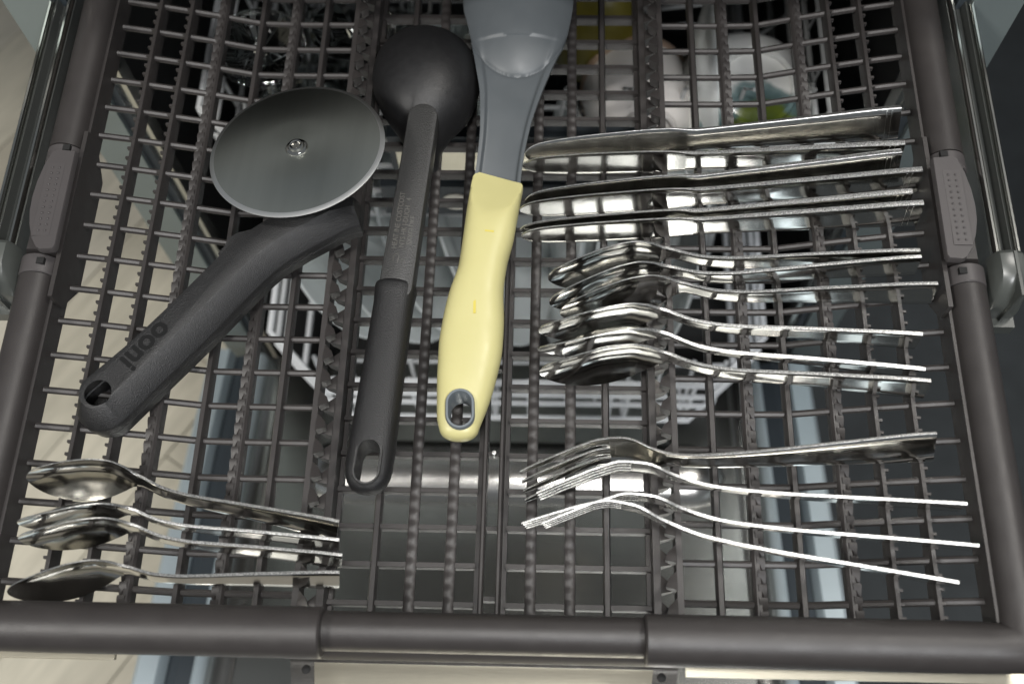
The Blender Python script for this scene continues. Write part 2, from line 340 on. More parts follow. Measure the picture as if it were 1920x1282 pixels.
goblet((-.120, .395, -.19), 'clear wine glass upside down behind the pizza wheel', (-4, 3, 0), .95)
goblet((-.165, .475, -.19), 'clear wine glass upside down second row, left side of the upper basket', (3, -6, 0))
goblet((-.090, .47, -.19), 'clear wine glass upside down second row, behind the black serving spoon', (-3, 5, 0))
goblet((-.045, .405, -.19), 'clear wine glass upside down below the black spoon bowl', (5, 0, 0), .9)
# ================================================================== cutlery tray
tr = thing('cutlery_tray', 'dark grey plastic cutlery tray with toothed grid, pulled out of the dishwasher', 'cutlery tray')
ZX = [.0955, .117, .136, .158, .181, .2005, .2188, .241]; ZZ = [.0165, .0165, .0166, .0174, .0238, .0287, .0332, .0380]
zprof = lambda x: float(np.interp(abs(x), ZX, ZZ))
for s in (-1, 1):
    xs = [.0945, .105, .117, .136, .150, .158, .166, .181, .2005, .2188, .232, .2395]
    V, F = tube([(s*x, 0, zprof(x)-.0006) for x in xs], .00195, 8); o = obj('cross_bar', V, F, 'tray', tr)
    for n in range(1, NR): again(o, (0, n*RP, 0))
V, F = loft([[(x, -.0012, .0013), (x, .0012, .0013), (x, .0016, .0003), (x, .0012, -.0060), (x, -.0012, -.0060), (x, -.0016, .0003)] for x in (-.0845, -.008)]); o = obj('cross_bar', V, F, 'tray', tr)
for n in range(1, NR): again(o, (0, n*RP, 0))
for n in range(NR): again(o, (.0925, n*RP, 0))
Y0, Y1 = -.014, .468
PL = [(-.0014, -.0070), (.0014, -.0070), (.0022, .0006), (.0012, .0036), (-.0012, .0036), (-.0022, .0006)]
def bar(name, x, z, prof=PL, extra=None, sx=1):
    k = MB(); k.add(*prism([(sx*a, b) for a, b in (prof if sx > 0 else prof[::-1])], Y0, Y1))
    if extra: extra(k)
    o = k.build(name, 'tray', tr); o.location = (x, 0, z); return o
for x, z in ((.117, .0165), (.158, .0174)):
    a = bar('smooth_bar', x, z); again(a, (-x, 0, z))
a = bar('smooth_bar', .0612, -.0005); again(a, (-.0612, 0, -.0005))
# bars with small nubs, outer part of the side bays
NB = [(-.0015, -.0080), (.0015, -.0080), (.0017, 0), (.0010, .0030), (-.0010, .0030), (-.0017, 0)]
def nubs(sx):
    def f(k):
        y = Y0+.006
        while y < Y1-.004:
            x0, x1 = sorted((sx*-.0004, sx*.0027)); k.box(x0, x1, y-.0007, y+.0007, .0008, .0032); y += RP/3
    return f
for x in (.2005, .2188):
    for s in (-1, 1): bar('nub_bar', s*x, zprof(x)+.0003, NB, nubs(s))
# combs with fine wedge teeth
def wedges(sx):
    def f(k):
        y = Y0+.004; p = RP/3
        while y < Y1-.008:
            x0, x1 = sx*-.0002, sx*.0040
            V = [(x0, y, .0012), (x1, y, .0004), (x1, y+p*.97, .0004), (x0, y+p*.97, .0012), (x0, y+p*.93, .0034), (x1, y+p*.93, .0026), (x1, y+p*.62, .0027), (x0, y+p*.62, .0035)]
            F = [(0,1,6,7), (7,6,5,4), (4,5,2,3), (0,7,4,3), (1,2,5,6)]
            k.add(V, F if sx < 0 else [f[::-1] for f in F]); y += p
    return f
WB = [(-.0016, -.0085), (.0016, -.0085), (.0025, .0012), (.0012, .0026), (-.0012, .0026), (-.0025, .0012)]
for x in (.136, .181):
    for s in (-1, 1): bar('comb_bar', s*x, zprof(x), WB, wedges(s))
# dotted wave bars of the middle bay
def wave_bar(x):
    rings = []; k = MB(); N = 69*6
    for i in range(N+1):
        y = Y0+(Y1-Y0)*i/N; ph = math.cos(2*math.pi*y/(RP/3)); zt = .0017+.0003*ph; wv = .0028-.00010*ph
        rings.append([(-.0012, y, -.0065), (.0012, y, -.0065), (.0030, y, .0004), (wv, y, zt-.0004), (wv*.55, y, zt+.0004), (-wv*.55, y, zt+.0004), (-wv, y, zt-.0004), (-.0030, y, .0004)])
    k.add(*loft(rings)); y = RP/6-RP
    while y < Y1-.004:
        if y > Y0+.004: k.add([(-.0009, y-.0009, .0010), (.0009, y-.0009, .0010), (.0009, y+.0009, .0010), (-.0009, y+.0009, .0010), (-.0003, y-.0003, .0019), (.0003, y-.0003, .0019), (.0003, y+.0003, .0019), (-.0003, y+.0003, .0019)], [(4,5,6,7), (0,1,5,4), (1,2,6,5), (2,3,7,6), (3,0,4,7)])
        y += RP/3
    o = k.build('wave_bar', 'tray', tr); o.location = (x, 0, 0); return o
a = wave_bar(.0212)
for x in (-.0212, -.0418, .0418): again(a, (x, 0, 0))
# big combs where the bays meet: a wall and a row of fins
tooth_me = None
def comb(name, x, z0, z1, sx, th, pitch=RP*2/3):
    k = MB(); k.box(-th, th, Y0, Y1, z0, z1); c = k.build(name, 'tray', tr, smooth=False); c.location = (x, 0, 0)
    V = [(0, 0, -.007), (0, .0098, -.007), (sx*.0052, .0012, -.004), (sx*.0044, .0046, -.005), (0, 0, .0012), (0, .0098, -.0006), (sx*.0062, .0006, .0042), (sx*.0046, .0050, .0018), (0, .0046, .0012)]
    F = [(0,2,6,4), (2,3,7,6), (3,1,5,7), (4,6,8), (6,7,8), (8,7,5), (0,1,3,2)]
    F = F if sx > 0 else [f[::-1] for f in F]
    t0 = obj('tooth', V, F, 'tray', c); y = Y0+.006; t0.location = (sx*th*.96, y, z1); y += pitch
    while y < Y1-.012: again(t0, (sx*th*.96, y, z1)); y += pitch
    return c
for s in (-1, 1):
    comb('comb_wall', s*.0966, .0085, .0215, -s, .0016)
    comb('comb_wall', s*.0862, -.0075, .0115, s, .0019)
    o = bar('foot_bar', s*.0850, -.0035, [(-.003, -.004), (.003, -.004), (.003, .002), (-.003, .002)])
# centre divider: two ribs tied by small blocks
for s in (-1, 1):
    bar('divider_rib', s*.0044, .002, [(s*.0002-.0015, -.012), (s*.0002+.0015, -.012), (.0012, .0035), (.0006, .0042), (-.0006, .0042), (-.0012, .0035)])
    bar('divider_foot', s*.0072, -.0068, [(-.0014, -.0012), (.0014, -.0012), (.0012, .0050), (-.0012, .0050)])
k = MB(); k.box(-.0031, .0031, -.0012, .0012, -.006, .000); o = k.build('divider_tie', 'tray', tr, smooth=False); o.location = (0, .0035, 0)
for n in (2, 4.05, 6.6, 10, 13.5, 16.5, 19): again(o, (0, n*RP, 0))
V, F = lathe([(.0001, .0025), (.0012, .0024), (.0017, .0012), (.0018, -.002)], 10); o = obj('divider_screw', V, F, 'steel_edge', tr); o.location = (0, 4.05*RP, .000)
# outer walls
for s in (-1, 1):
    k = MB(); x0, x1 = sorted((s*.2392, s*.2424)); k.box(x0, x1, -.012, Y1, .0325, .0490); k.build('side_wall', 'tray', tr, smooth=False)
# rims
for s in (-1, 1):
    p = [(.0757, -.0232), (.0765, -.0232), (.12, -.0232), (.17, -.0232), (.21, -.0232), (.2330, -.0232), (.2508, -.0232), (.2508, -.0060), (.2508, .03), (.2508, .08), (.2508, .13), (.2508, .162)]
    r = [.0112, .0120, .0120, .0120, .0120, .0118, .0155, .0104, .0102, .0102, .0102, .0102]; rv = [.0114, .0122, .0122, .0122, .0122, .0120, .0112, .0104, .0104, .0104, .0104, .0104]
    V, F = tube([(s*x, y, .0468) for x, y in p], r, 24, rz=rv); obj('front_rim', V, F, 'tray', tr)
    V, F = tube([(s*.2508, y, .0472) for y in (.245, .30, .36, .42, .475)], .0102, 24); obj('side_rim', V, F, 'tray', tr)
    # latch: collar, block, collar, paddle
    for ya, yb in ((.1625, .1735), (.2345, .2445)):
        V, F = tube([(s*.2506, y, .0470) for y in (ya, ya+.0006, yb-.0006, yb)], [.0101, .0107, .0107, .0101], 24); c = obj('latch_collar', V, F, 'latch_plastic', tr)
        ym = (ya+yb)/2+(.002 if ya > .2 else .0005); k = MB(); x0, x1 = sorted((s*.2445, s*.2485)); k.box(x0, x1, ym-.0018, ym+.0018, .0555, .0582); k.build('slot_shade', 'hole_black', c, smooth=False)  # black block stands in for the shade inside the collar's hole
    k = MB(); q = [(s*x, z) for x, z in ((.2370, .030), (.2372, .054), (.2420, .0605), (.2540, .0605), (.2570, .054), (.2570, .040), (.2500, .034), (.2410, .032))]
    k.add(*prism(q if s < 0 else q[::-1], .174, .234)); k.build('latch_block', 'tray', tr)
    k = MB(); q = [(y, z) for y, z in ((.148, .042), (.166, .026), (.238, .026), (.254, .042), (.254, .056), (.148, .056))]
    V, F = loft([[(s*x, y, z) for y, z in q] for x in (.2368, .2392)]); k.add(V, F if s < 0 else [f[::-1] for f in F]); k.build('latch_apron', 'tray', tr, smooth=False)
    ol = [(.2366, .2340), (.2470, .2352), (.2500, .2335), (.2535, .2255), (.2560, .2150), (.2568, .2050), (.2562, .1960), (.2540, .1870), (.2500, .1775), (.2465, .1722), (.2440, .1710), (.2372, .1716), (.2362, .1735)]
    cx, cy = .2465, .203; rings = []
    for inset, z in ((0, .0610), (0, .0645), (.0006, .0655)): rings.append([(s*(cx+(x-cx)*(1-inset*80)), cy+(y-cy)*(1-inset*22), z-.35*max(0, x-.250)) for x, y in ol])
    V, F = loft(rings); F = F if s < 0 else [f[::-1] for f in F]; pd = obj('latch_paddle', V, F, 'latch_plastic', tr)
    k = MB(); k.box(*sorted((s*.2408, s*.2505)), .1795, .2255, .0650, .06562); k.build('grip_pad', 'latch_plastic', pd)
    k = MB()
    for i in range(12):
        for x in (.2435, .2473): y = .1825+i*.00365; k.add(*lathe([(.0001, .0006), (.0004, .0005), (.0007, .0001), (.0008, -.001)], 8, (s*x, y, .0658)))
    o = k.build('grip_dots', 'latch_plastic', pd); o['kind'] = 'stuff'
V, F = tube([(x, -.0213, .0415) for x in (-.082, -.04, 0, .04, .082)], .0094, 24, rz=.0105); obj('middle_rim', V, F, 'tray', tr)
V, F = tube([(x, .478, .0468) for x in (-.25, 0, .25)], .011, 16); obj('back_rim', V, F, 'tray', tr)
# lip, steel strips and handle plate below the front rim
V, F = loft([[(x, y, z) for y, z in ((-.0255, .030), (-.0290, .0285), (-.0318, .0235), (-.0318, .0205), (-.024, .0205))] for x in (-.0985, .0965)]); obj('front_lip', V, F, 'tray', tr)
k = MB(); k.box(-.262, -.182, -.0345, -.026, .021, .0235); k.build('steel_strip', 'plate_label', tr); k = MB(); k.box(.0975, .262, -.0360, -.026, .019, .0215); k.build('steel_strip', 'plate_label', tr)
pl = [(-.0965, -.0312), (.0945, -.0312), (.0905, -.0560), (-.0925, -.0560)]
V, F = loft([[(x, y, .0150-.12*(y+.031)) for x, y in pl], [(x, y, .0172-.12*(y+.031)) for x, y in pl]]); hp = obj('handle_plate', V, [f[::-1] for f in F], 'brushed', tr, smooth=False)
k = MB(); V, F = loft([[(x, y, z-.12*(y+.031)) for x, y in ((-.084, -.0330), (.082, -.0330), (.079, -.0545), (-.081, -.0545))] for z in (.0170, .0192)]); k.add(V, [f[::-1] for f in F]); k.build('raised_panel', 'plate_label', hp, smooth=False)
for x in (-.0880, .0862):
    V, F = lathe([(.0001, .0022), (.0016, .0020), (.0026, .0010), (.0027, -.001)], 14); o = obj('plate_screw', V, F, 'hole_black', tr); o.location = (x, -.0365, .0165)
# ================================================================== cutlery
def frame(tip, end, roll):
    t, e = Vector(tip), Vector(end); l = (e-t).normalized(); u = Vector((0,0,1)); u = (u-l*u.dot(l)).normalized(); n0 = u.cross(l)
    a = math.radians(roll); Wv = u*math.cos(a)+n0*math.sin(a); N = Wv.cross(l); return l, Wv, N
EDGE = [(.82, .28), (0, .36), (-.82, .28)]
def sheet(stations, prof, hw, depth, thick, org, ax, L, s_from=-1, s_to=1, ns=9, off=0):
    """a curved metal strip: front and back skins and a half-round edge (material 1)"""
    l, Wv, N = ax; m = len(stations); S = np.linspace(s_from, s_to, ns); rings = []; mi = []
    K = 4; kinds = None
    for t in stations:
        c = Vector(org)+l*(t*L)+N*prof(t); h = hw(t); d = depth(t); th = thick(t)/2
        mid = [c+Wv*(h*s+off)+N*(d*(1-s*s)) for s in S]; ring = [p-N*th for p in mid]
        ring += [mid[-1]-N*th*u+Wv*(th*v) for u, v in EDGE]
        ring += [p+N*th for p in mid[::-1]]
        ring += [mid[0]+N*th*u-Wv*(th*v) for u, v in EDGE]
        rings.append(ring)
    V, F = loft(rings); n = len(rings[0])
    for i in range(m-1):
        for j in range(n): mi.append(1 if (ns-1 <= j < ns-1+K or j >= 2*ns+K-2) else 0)
    mi += [1, 1]
    return [tuple(v) for v in V], F, mi
def put(name, parts, parent, mats=('steel', 'steel_edge')):
    k = MB()
    for V, F, mi in parts:
        n0 = len(k.V); k.V += V; k.F += [tuple(i+n0 for i in f) for f in F]; k.m += mi
    o = k.build(name, mats, parent); b = parent.location
    try: o.data.set_sharp_from_angle(angle=math.radians(44))
    except Exception: pass
    b = parent.location; o.matrix_parent_inverse = Matrix.Translation(-Vector(b)); return o
sp_prof = interp([0, .05, .1, .15, .2, .24, .28, .315, .345, .38, .43, .52, .7, .85, 1], [0, .0006, .0020, .0042, .0070, .0094, .0115, .0126, .0121, .0096, .0064, .0040, .0028, .0015, 0])
sp_hw = interp([0, .008, .03, .07, .13, .18, .24, .29, .325, .36, .5, .8, .97, 1], [.0018, .0050, .0098, .0146, .0190, .0202, .0180, .0118, .0058, .0040, .0046, .0076, .0094, .0092])
sp_dep = interp([0, .03, .08, .16, .24, .29, .33, .4, 1], [0, .0018, .0048, .0078, .0060, .0026, .0004, 0, 0])
sp_th = interp([0, .25, .33, .5, 1], [.0007, .0008, .0017, .0018, .0020])
def spoon(name, label, group, tip, end, roll, L=.2, sc=1.0):
    t = thing(name, label, name.replace('_', ' ') if sc < 1 else 'spoon', tip, group); ax = frame(tip, Vector(end)-Vector((0,0,.009*sc)), roll)
    P = lambda q: sp_prof(q)*sc; H = lambda q: sp_hw(q)*sc; D = lambda q: sp_dep(q)*sc; T = lambda q: sp_th(q)*(sc+.1)
    b = put('bowl', [sheet([0, .004, .01, .02]+list(np.linspace(.035, .33, 26)), P, H, D, T, tip, ax, L, ns=15)], t)
    h = put('handle', [sheet(list(np.linspace(.33, 1, 34)), P, H, D, T, tip, ax, L, ns=5)], t); return t
DS = 'dinner spoons in the right bay'
S = [((.0284,.1769,.028), (.2269,.1813,.055), 4, 'dinner spoon farthest back, next to the last table knife'), ((.0292,.1616,.028), (.2267,.1777,.055), 2, 'second dinner spoon from the knives, handle end touching the first'),
     ((.0352,.1554,.028), (.2351,.1612,.055), 6, 'third dinner spoon from the knives, its handle reaching farthest right'), ((.0236,.1442,.028), (.2212,.1329,.055), -3, 'fourth dinner spoon from the knives, with a dark shaded bowl'),
     ((.0232,.1330,.028), (.2195,.1149,.055), -12, 'dinner spoon leaning so that the flat back of its handle shows'), ((.0245,.1195,.028), (.2210,.1059,.055), 4, 'dinner spoon nearest the front, closest to the forks')]
for tip, end, a, lab in S: spoon('dinner_spoon', lab, DS, tip, end, a)
TS = 'teaspoons in the left bay'
T_ = [((-.2288,.0473,.056), (-.0747,.0304,.036), 24, 'teaspoon farthest back on the left, its hollow bowl turned up'), ((-.2284,.0243,.056), (-.0740,.0234,.036), 4, 'second teaspoon, nested behind its neighbour\'s bowl'),
      ((-.2262,.0164,.056), (-.0727,.0151,.036), 10, 'third teaspoon, bowl overlapping the one behind it'), ((-.2259,-.0093,.056), (-.0721,.0058,.036), 16, 'teaspoon nearest the front rim of the tray')]
for tip, end, a, lab in T_: spoon('teaspoon', lab, TS, tip, end, a, .1555, .80)
fk_prof = interp([0, .08, .15, .205, .26, .33, .44, .6, .8, 1], [0, .0075, .0135, .0167, .0160, .0115, .0062, .0035, .0018, 0])
fk_hw = interp([.2, .25, .29, .33, .38, .5, .8, .97, 1], [.0125, .0124, .0108, .0068, .0040, .0046, .0076, .0094, .0092])
fk_dep = interp([0, .2, .28, .36, 1], [.001, .001, .0012, 0, 0])
fk_th = interp([0, .05, .25, .38, 1], [.0011, .0012, .0014, .0017, .0017])
def fork(label, tip, end, roll, L=.208):
    t = thing('fork', label, 'fork', tip, 'forks in the right bay'); ax = frame(tip, Vector(end)-Vector((0,0,.009)), roll)
    for i in range(4):
        o = -.0105+i*.0070; th = interp([0, .02, .1, .225], [.0007, .0012, .0017, .0020])
        put('tine', [sheet(list(np.linspace(.0, .225, 16)), fk_prof, th, lambda q: 0.0, fk_th, tip, ax, L, ns=5, off=o*.98)], t)
    put('head', [sheet(list(np.linspace(.218, .36, 14)), fk_prof, fk_hw, fk_dep, fk_th, tip, ax, L, ns=11)], t)
    put('handle', [sheet(list(np.linspace(.36, 1, 32)), fk_prof, fk_hw, fk_dep, fk_th, tip, ax, L, ns=5)], t)
fork('fork farthest back in the right bay, turned so its four tines show', (.0167,.0556,.028), (.2213,.0746,.055), 28)
fork('second fork from the spoons, seen edge-on', (.0251,.0506,.028), (.2301,.0439,.055), -7)
fork('third fork from the spoons, its handle reaching closest to the right rim', (.0280,.0353,.028), (.2347,.0240,.055), -9)
fork('fork nearest the front rim, handle slanting toward the corner', (.0180,.0351,.028), (.2228,.0063,.055), -9)
kn_hw = interp([0, .012, .04, .1, .2, .32, .40, .435, .47, .6, .8, .97, 1], [.0012, .0040, .0066, .0082, .0092, .0094, .0088, .0074, .0066, .0072, .0084, .0095, .0094])
kn_th = interp([0, .3, .42, .455, .49, .7, 1], [.0008, .0010, .0012, .0026, .0024, .0030, .0036])
zero = lambda q: 0.0
def knife(label, tip, end, roll):
    t = thing('table_knife', label, 'knife', tip, 'table knives in the right bay'); e = Vector(end)-Vector((0,0,.0095)); L = (e-Vector(tip)).length; ax = frame(tip, e, roll)
    put('blade', [sheet([0, .005, .012, .025]+list(np.linspace(.04, .44, 22)), zero, kn_hw, zero, kn_th, tip, ax, L, ns=9)], t)
    h = put('handle', [sheet(list(np.linspace(.44, .995, 24))+[1.0], zero, kn_hw, zero, kn_th, tip, ax, L, ns=5)], t)
    for q in (.962, .975):
        for sg in (-1, 1): put('engraved_line', [sheet([q, q+.0028], lambda v, sg=sg: sg*(.0017), kn_hw, zero, lambda v: .0006, tip, ax, L, -.9, .9, 4)], h)
for lab, tip, end, a in [('table knife farthest back, leaning so its whole blade face shows', (.0138,.2591,.028), (.2291,.2716,.055), 26), ('second table knife, blade hidden under the leaning first one', (.0124,.2524,.026), (.2279,.2498,.055), 6),
     ('third table knife, tilted, with serrated tip beside the yellow handle', (.0145,.2267,.028), (.2256,.2427,.055), 18), ('fourth table knife from the back, handle reaching the right latch', (.0115,.2223,.026), (.2354,.2322,.055), 7),
     ('fifth table knife from the back, shorter reach than its neighbours', (.0119,.2074,.028), (.2281,.2183,.055), 5), ('table knife nearest the dinner spoons', (.0129,.2046,.026), (.2332,.2109,.055), 5)]: knife(lab, tip, end, a)
# ================================================================== pizza cutter
pc = thing('pizza_cutter', 'black handled pizza cutter with large steel wheel, lying in the left bay', 'pizza cutter', (-.14, .16, .03))
def ppart(o, par=pc): o.parent = par; o.matrix_parent_inverse = Matrix.Translation((.14, -.16, -.03)); return o
nv = Vector((-.0725, .1623, .9841)); wc = Vector((-.1128, .2379, .0631)); q = nv.to_track_quat('Z', 'Y')
R_ = .0497; V, F = lathe([(.0001, .0008), (.02, .0008), (R_-.0026, .0008), (R_, -.0002), (R_-.0026, -.0012), (.0001, -.0012)], 96)
fm = [0 if (i//96) in (0, 1, 4) else 1 for i in range(len(F))]
V = [wc+q @ Vector(v) for v in V]; wh = ppart(obj('wheel', V, F, ['wheel_steel', 'wheel_bevel'], None, True, fm))
V, F = lathe([(.0001, .0022), (.0022, .0022), (.0026, .0034), (.0034, .0038), (.0042, .0036), (.0046, .0022), (.0058, .0020), (.0063, .0014), (.0064, .0006)], 28); V = [wc+q @ Vector(v) for v in V]; ppart(obj('rivet', V, F, 'steel'), wh)
wh.matrix_parent_inverse = Matrix.Translation((.14, -.16, -.03))
for ch in wh.children: ch.matrix_parent_inverse = Matrix.Identity(4)
def outline(cl, hw, il, ir):
    """closed offset curve round a centre line; il and ir are the insets of the two sides"""
    P = [Vector((p[0], p[1])) for p in cl]; n = len(P); Lf, Rt = [], []
    for i in range(n):
        t = (P[min(i+1, n-1)]-P[max(i-1, 0)]).normalized(); s = Vector((-t.y, t.x)); Lf.append(P[i]+s*max(.0005, hw[i]-il)); Rt.append(P[i]-s*max(.0005, hw[i]-ir))
    t1 = (P[-1]-P[-2]).normalized(); a = math.atan2(t1.y, t1.x); e1 = []
    for i in range(1, 16):
        f = i/16; h = hw[-1]-(il+(ir-il)*f*f); e1.append(P[-1]+Vector((math.cos(a+math.pi/2-math.pi*f)*h, math.sin(a+math.pi/2-math.pi*f)*h)))
    t0 = (P[1]-P[0]).normalized(); Lf[0] += t0*il*.25; Rt[0] += t0*il*.25
    return Lf+e1+Rt[::-1]
# handle: centre line from the tip beside the wheel to the round end with the hole
cl = [(-.0775, .2070), (-.0840, .2065), (-.0935, .2035), (-.1030, .1990), (-.1125, .1938), (-.1210, .1880), (-.1285, .1818), (-.1360, .1738), (-.1440, .1635), (-.1545, .1493), (-.1647, .1358), (-.1740, .1240), (-.1836, .1123), (-.1935, .1005), (-.2018, .0908)]
hw = [.0072, .0086, .0104, .0118, .0126, .0130, .0132, .0134, .0134, .0134, .0134, .0134, .0136, .0142, .0147]
lay = [(.003, .003, .0290), (.0012, .0012, .0308), (.0002, .0002, .0385), (.0007, .0007, .0389), (0, 0, .0393), (0, 0, .0440), (.0006, .0005, .0452), (.0098, .0018, .0543), (.0102, .0026, .0545)]
V, F = loft([[(p.x, p.y, z) for p in outline(cl, hw, il, ir)] for il, ir, z in lay]); hd = obj('handle', V, F, 'black_plastic')
tz = .0545
V, F = lathe([(.0001, -.05), (.0071, -.05), (.0071, .05), (.0001, .05)], 24); cut = obj('c', V, F, 'recess_shade'); cut.location = (-.2022, .0935, tz)
V, F = lathe([(.0001, 0), (.0078, 0), (.0092, .0020), (.0092, .01), (.0001, .01)], 24)
di = Vector((-.0202, -.0256)).normalized(); ang = math.atan2(di.y, di.x)
me = text_mesh('ooni', .0165, .0006, .0005, 'LEFT'); me.materials.append(M['recess_shade']); tx = bpy.data.objects.new('t', me); COL.objects.link(tx)
tx.location = (-.1722, .1323, tz); tx.rotation_euler = (0, 0, ang); bpy.context.view_layer.update()
tlet = tx.copy(); tlet.data = me.copy(); COL.objects.link(tlet); tlet.name = 'lettering'
bpy.data.objects.remove(tx, do_unlink=True); boolean(hd, [cut])
ppart(hd); tlet.location.z -= .00052; ppart(tlet, hd); tlet.matrix_parent_inverse = Matrix.Identity(4)
V, F = loft([[(p[0], p[1], z) for p in [(-.1535,.1790),(-.1500,.1850),(-.1490,.1895),(-.1440,.1925),(-.1360,.1950),(-.1230,.1985),(-.1080,.2060),(-.0960,.2100),(-.0930,.2060),(-.112,.195),(-.128,.1825),(-.143,.166)]] for z in (.029, .0300, .0470, .0480)]); g = ppart(obj('thumb_guard', V, F, 'black_plastic'))
V, F = tube([tuple(wc+nv*-.0015), (-.1120, .2360, .052), (-.1120, .232, .040), (-.1130, .205, .036)], [.0065, .0062, .0058, .0060], 12); ppart(obj('axle_arm', V, F, 'black_plastic'))
# ================================================================== black serving spoon
ss = thing('serving_spoon', 'black nylon serving spoon lying face down in the middle bay', 'serving spoon', (-.06, .2, .01))
def bpart(o, par=ss): o.parent = par; o.matrix_parent_inverse = Matrix.Translation((.06, -.2, -.01)); return o
ol = [(-.0841,.3255),(-.0805,.344),(-.0695,.3575),(-.0551,.3624),(-.038,.359),(-.0245,.3475),(-.0175,.331),(-.0166,.3150),(-.0190,.3005),(-.0245,.2890),(-.0315,.2800),(-.0370,.2700),(-.0405,.256),(-.0560,.256),(-.0600,.272),(-.0675,.285),(-.0765,.299),(-.0822,.312)]
fx = []; n = len(ol)
for i in range(n):
    for u in (0, .25, .5, .75):
        p = [Vector(ol[(i+d) % n]) for d in (-1, 0, 1, 2)]; fx.append(.5*((2*p[1])+(p[2]-p[0])*u+(2*p[0]-5*p[1]+4*p[2]-p[3])*u*u+(3*p[1]-p[0]-3*p[2]+p[3])*u**3))
c0 = Vector((-.0500, .3110)); rings = []
def dome(p, rho):
    d = p-c0; a = math.atan2(d.y, d.x); e = Vector((math.cos(a)*.034, math.sin(a)*.044)); k_ = min(1, max(0, (rho-.35)/.65))**2; q_ = e+(d-e)*k_; return c0+q_*rho
for rho, z in [(.97, .012), (1.0, .0135)]+[(math.cos(a), .015+.031*math.sin(a)) for a in np.linspace(.08, 1.5, 12)]: rings.append([tuple(dome(p, rho))+(z,) for p in fx][::-1])
V, F = loft(rings); bpart(obj('bowl', V, F, 'black_matte'))
def bar3(cl, hw, lay, zs, mats, name, cap_lo=True):
    P = [Vector((p[0], p[1])) for p in cl]; rings = []
    for ins, dz in lay:
        o = []
        def Z(i): return zs[i]+dz
        n = len(P); Lf, Rt = [], []
        for i in range(n):
            t = (P[min(i+1, n-1)]-P[max(i-1, 0)]).normalized(); s = Vector((-t.y, t.x)); h = hw[i]-ins; Lf.append((P[i]+s*h, i)); Rt.append((P[i]-s*h, i))
        def cap(i, j):
            t = (P[i]-P[j]).normalized(); a = math.atan2(t.y, t.x); h = hw[i]-ins; return [(P[i]+Vector((math.cos(a+math.pi/2-math.pi*k/14)*h, math.sin(a+math.pi/2-math.pi*k/14)*h)), i) for k in range(1, 14)]
        loop = Lf+cap(n-1, n-2)+Rt[::-1]+cap(0, 1); rings.append([(p.x, p.y, Z(i)) for p, i in loop][::-1])
    V, F = loft(rings); return obj(name, V, F, mats)
shaft = bpart(bar3([(-.0462, .2735), (-.0485, .246), (-.0510, .218), (-.0535, .190), (-.0556, .166)], [.0087, .0088, .0089, .0092, .0094], [(.001, -.014), (0, -.012), (0, -.0012), (.0004, -.0004), (.0014, 0)], [.0465, .0450, .0430, .0405, .0380], 'black_shaft', 'shaft'))
gl = [(-.0570, .1640), (-.0586, .140), (-.0602, .115), (-.0620, .088), (-.0636, .0625)]
rings = []
sec = [(0, -.2, .70), (0, 0, .88), (.1, .02, .97), (.3, .05, 1.0)]
def gsec(c, h, v, zc, t): s = Vector((-t.y, t.x)); return [(c.x+s.x*h*ca*abs(ca)**-.25 if abs(ca) > 1e-6 else c.x, c.y+s.y*h*ca*abs(ca)**-.25 if abs(ca) > 1e-6 else c.y, zc+v*sa*(abs(sa)**-.25 if abs(sa) > 1e-6 else 1)) for ca, sa in [(math.cos(2*math.pi*k/32+.001), math.sin(2*math.pi*k/32+.001)) for k in range(32)]]
A, B = Vector((-.0563, .1705)), Vector((-.0645, .0500)); tdir = (B-A).normalized(); Lg = (B-A).length
for f, h, v in [(0, .0085, .0072), (.004, .0104, .0092), (.014, .0114, .0103), (.03, .0117, .0108), (.06, .0114, .0106), (.10, .0110, .0102), (.3, .0112, .0102), (.6, .0119, .0104), (.8, .0124, .0104), (.88, .0124, .0100), (.92, .0118, .0095), (.955, .0102, .0084), (.98, .0078, .0066), (.993, .0048, .0046), (1, .0016, .0022)]:
    rings.append(gsec(A+tdir*(Lg*f), h, v, .0275+.002*(1-f), tdir)[::-1])
V, F = loft(rings, fan=True); gp = obj('grip', V, F, 'black_plastic')
def slot_cut(c, t, hl, hwid, z0, z1):
    s = Vector((-t.y, t.x)); loop = [c+t*(hl-hwid)+t*math.cos(a)*hwid+s*math.sin(a)*hwid for a in np.linspace(-math.pi/2, math.pi/2, 11)]+[c-t*(hl-hwid)-t*math.cos(a)*hwid-s*math.sin(a)*hwid for a in np.linspace(-math.pi/2, math.pi/2, 11)]
    return loft([[(p.x, p.y, z) for p in loop] for z in (z0, z1)])
sc_ = Vector((-.0631, .0652)); V, F = slot_cut(sc_, tdir, .0112, .0058, -.02, .08); cut = obj('c', V, F, 'black_plastic'); boolean(gp, [cut]); bpart(gp)
ro = []
for r_, z in ((.0074, .0366), (.0070, .0376), (.0062, .0376), (.0059, .0366), (.0059, .0185)):
    s = Vector((-tdir.y, tdir.x)); hl = .0054; ro.append([(p.x, p.y, z) for p in [sc_+tdir*hl+tdir*math.cos(a)*r_+s*math.sin(a)*r_ for a in np.linspace(-math.pi/2, math.pi/2, 11)]+[sc_-tdir*hl-tdir*math.cos(a)*r_-s*math.sin(a)*r_ for a in np.linspace(-math.pi/2, math.pi/2, 11)]])
V, F = loft(ro, False, False); bpart(obj('hanging_slot', V, F, 'black_shaft'), gp).matrix_parent_inverse = Matrix.Identity(4)
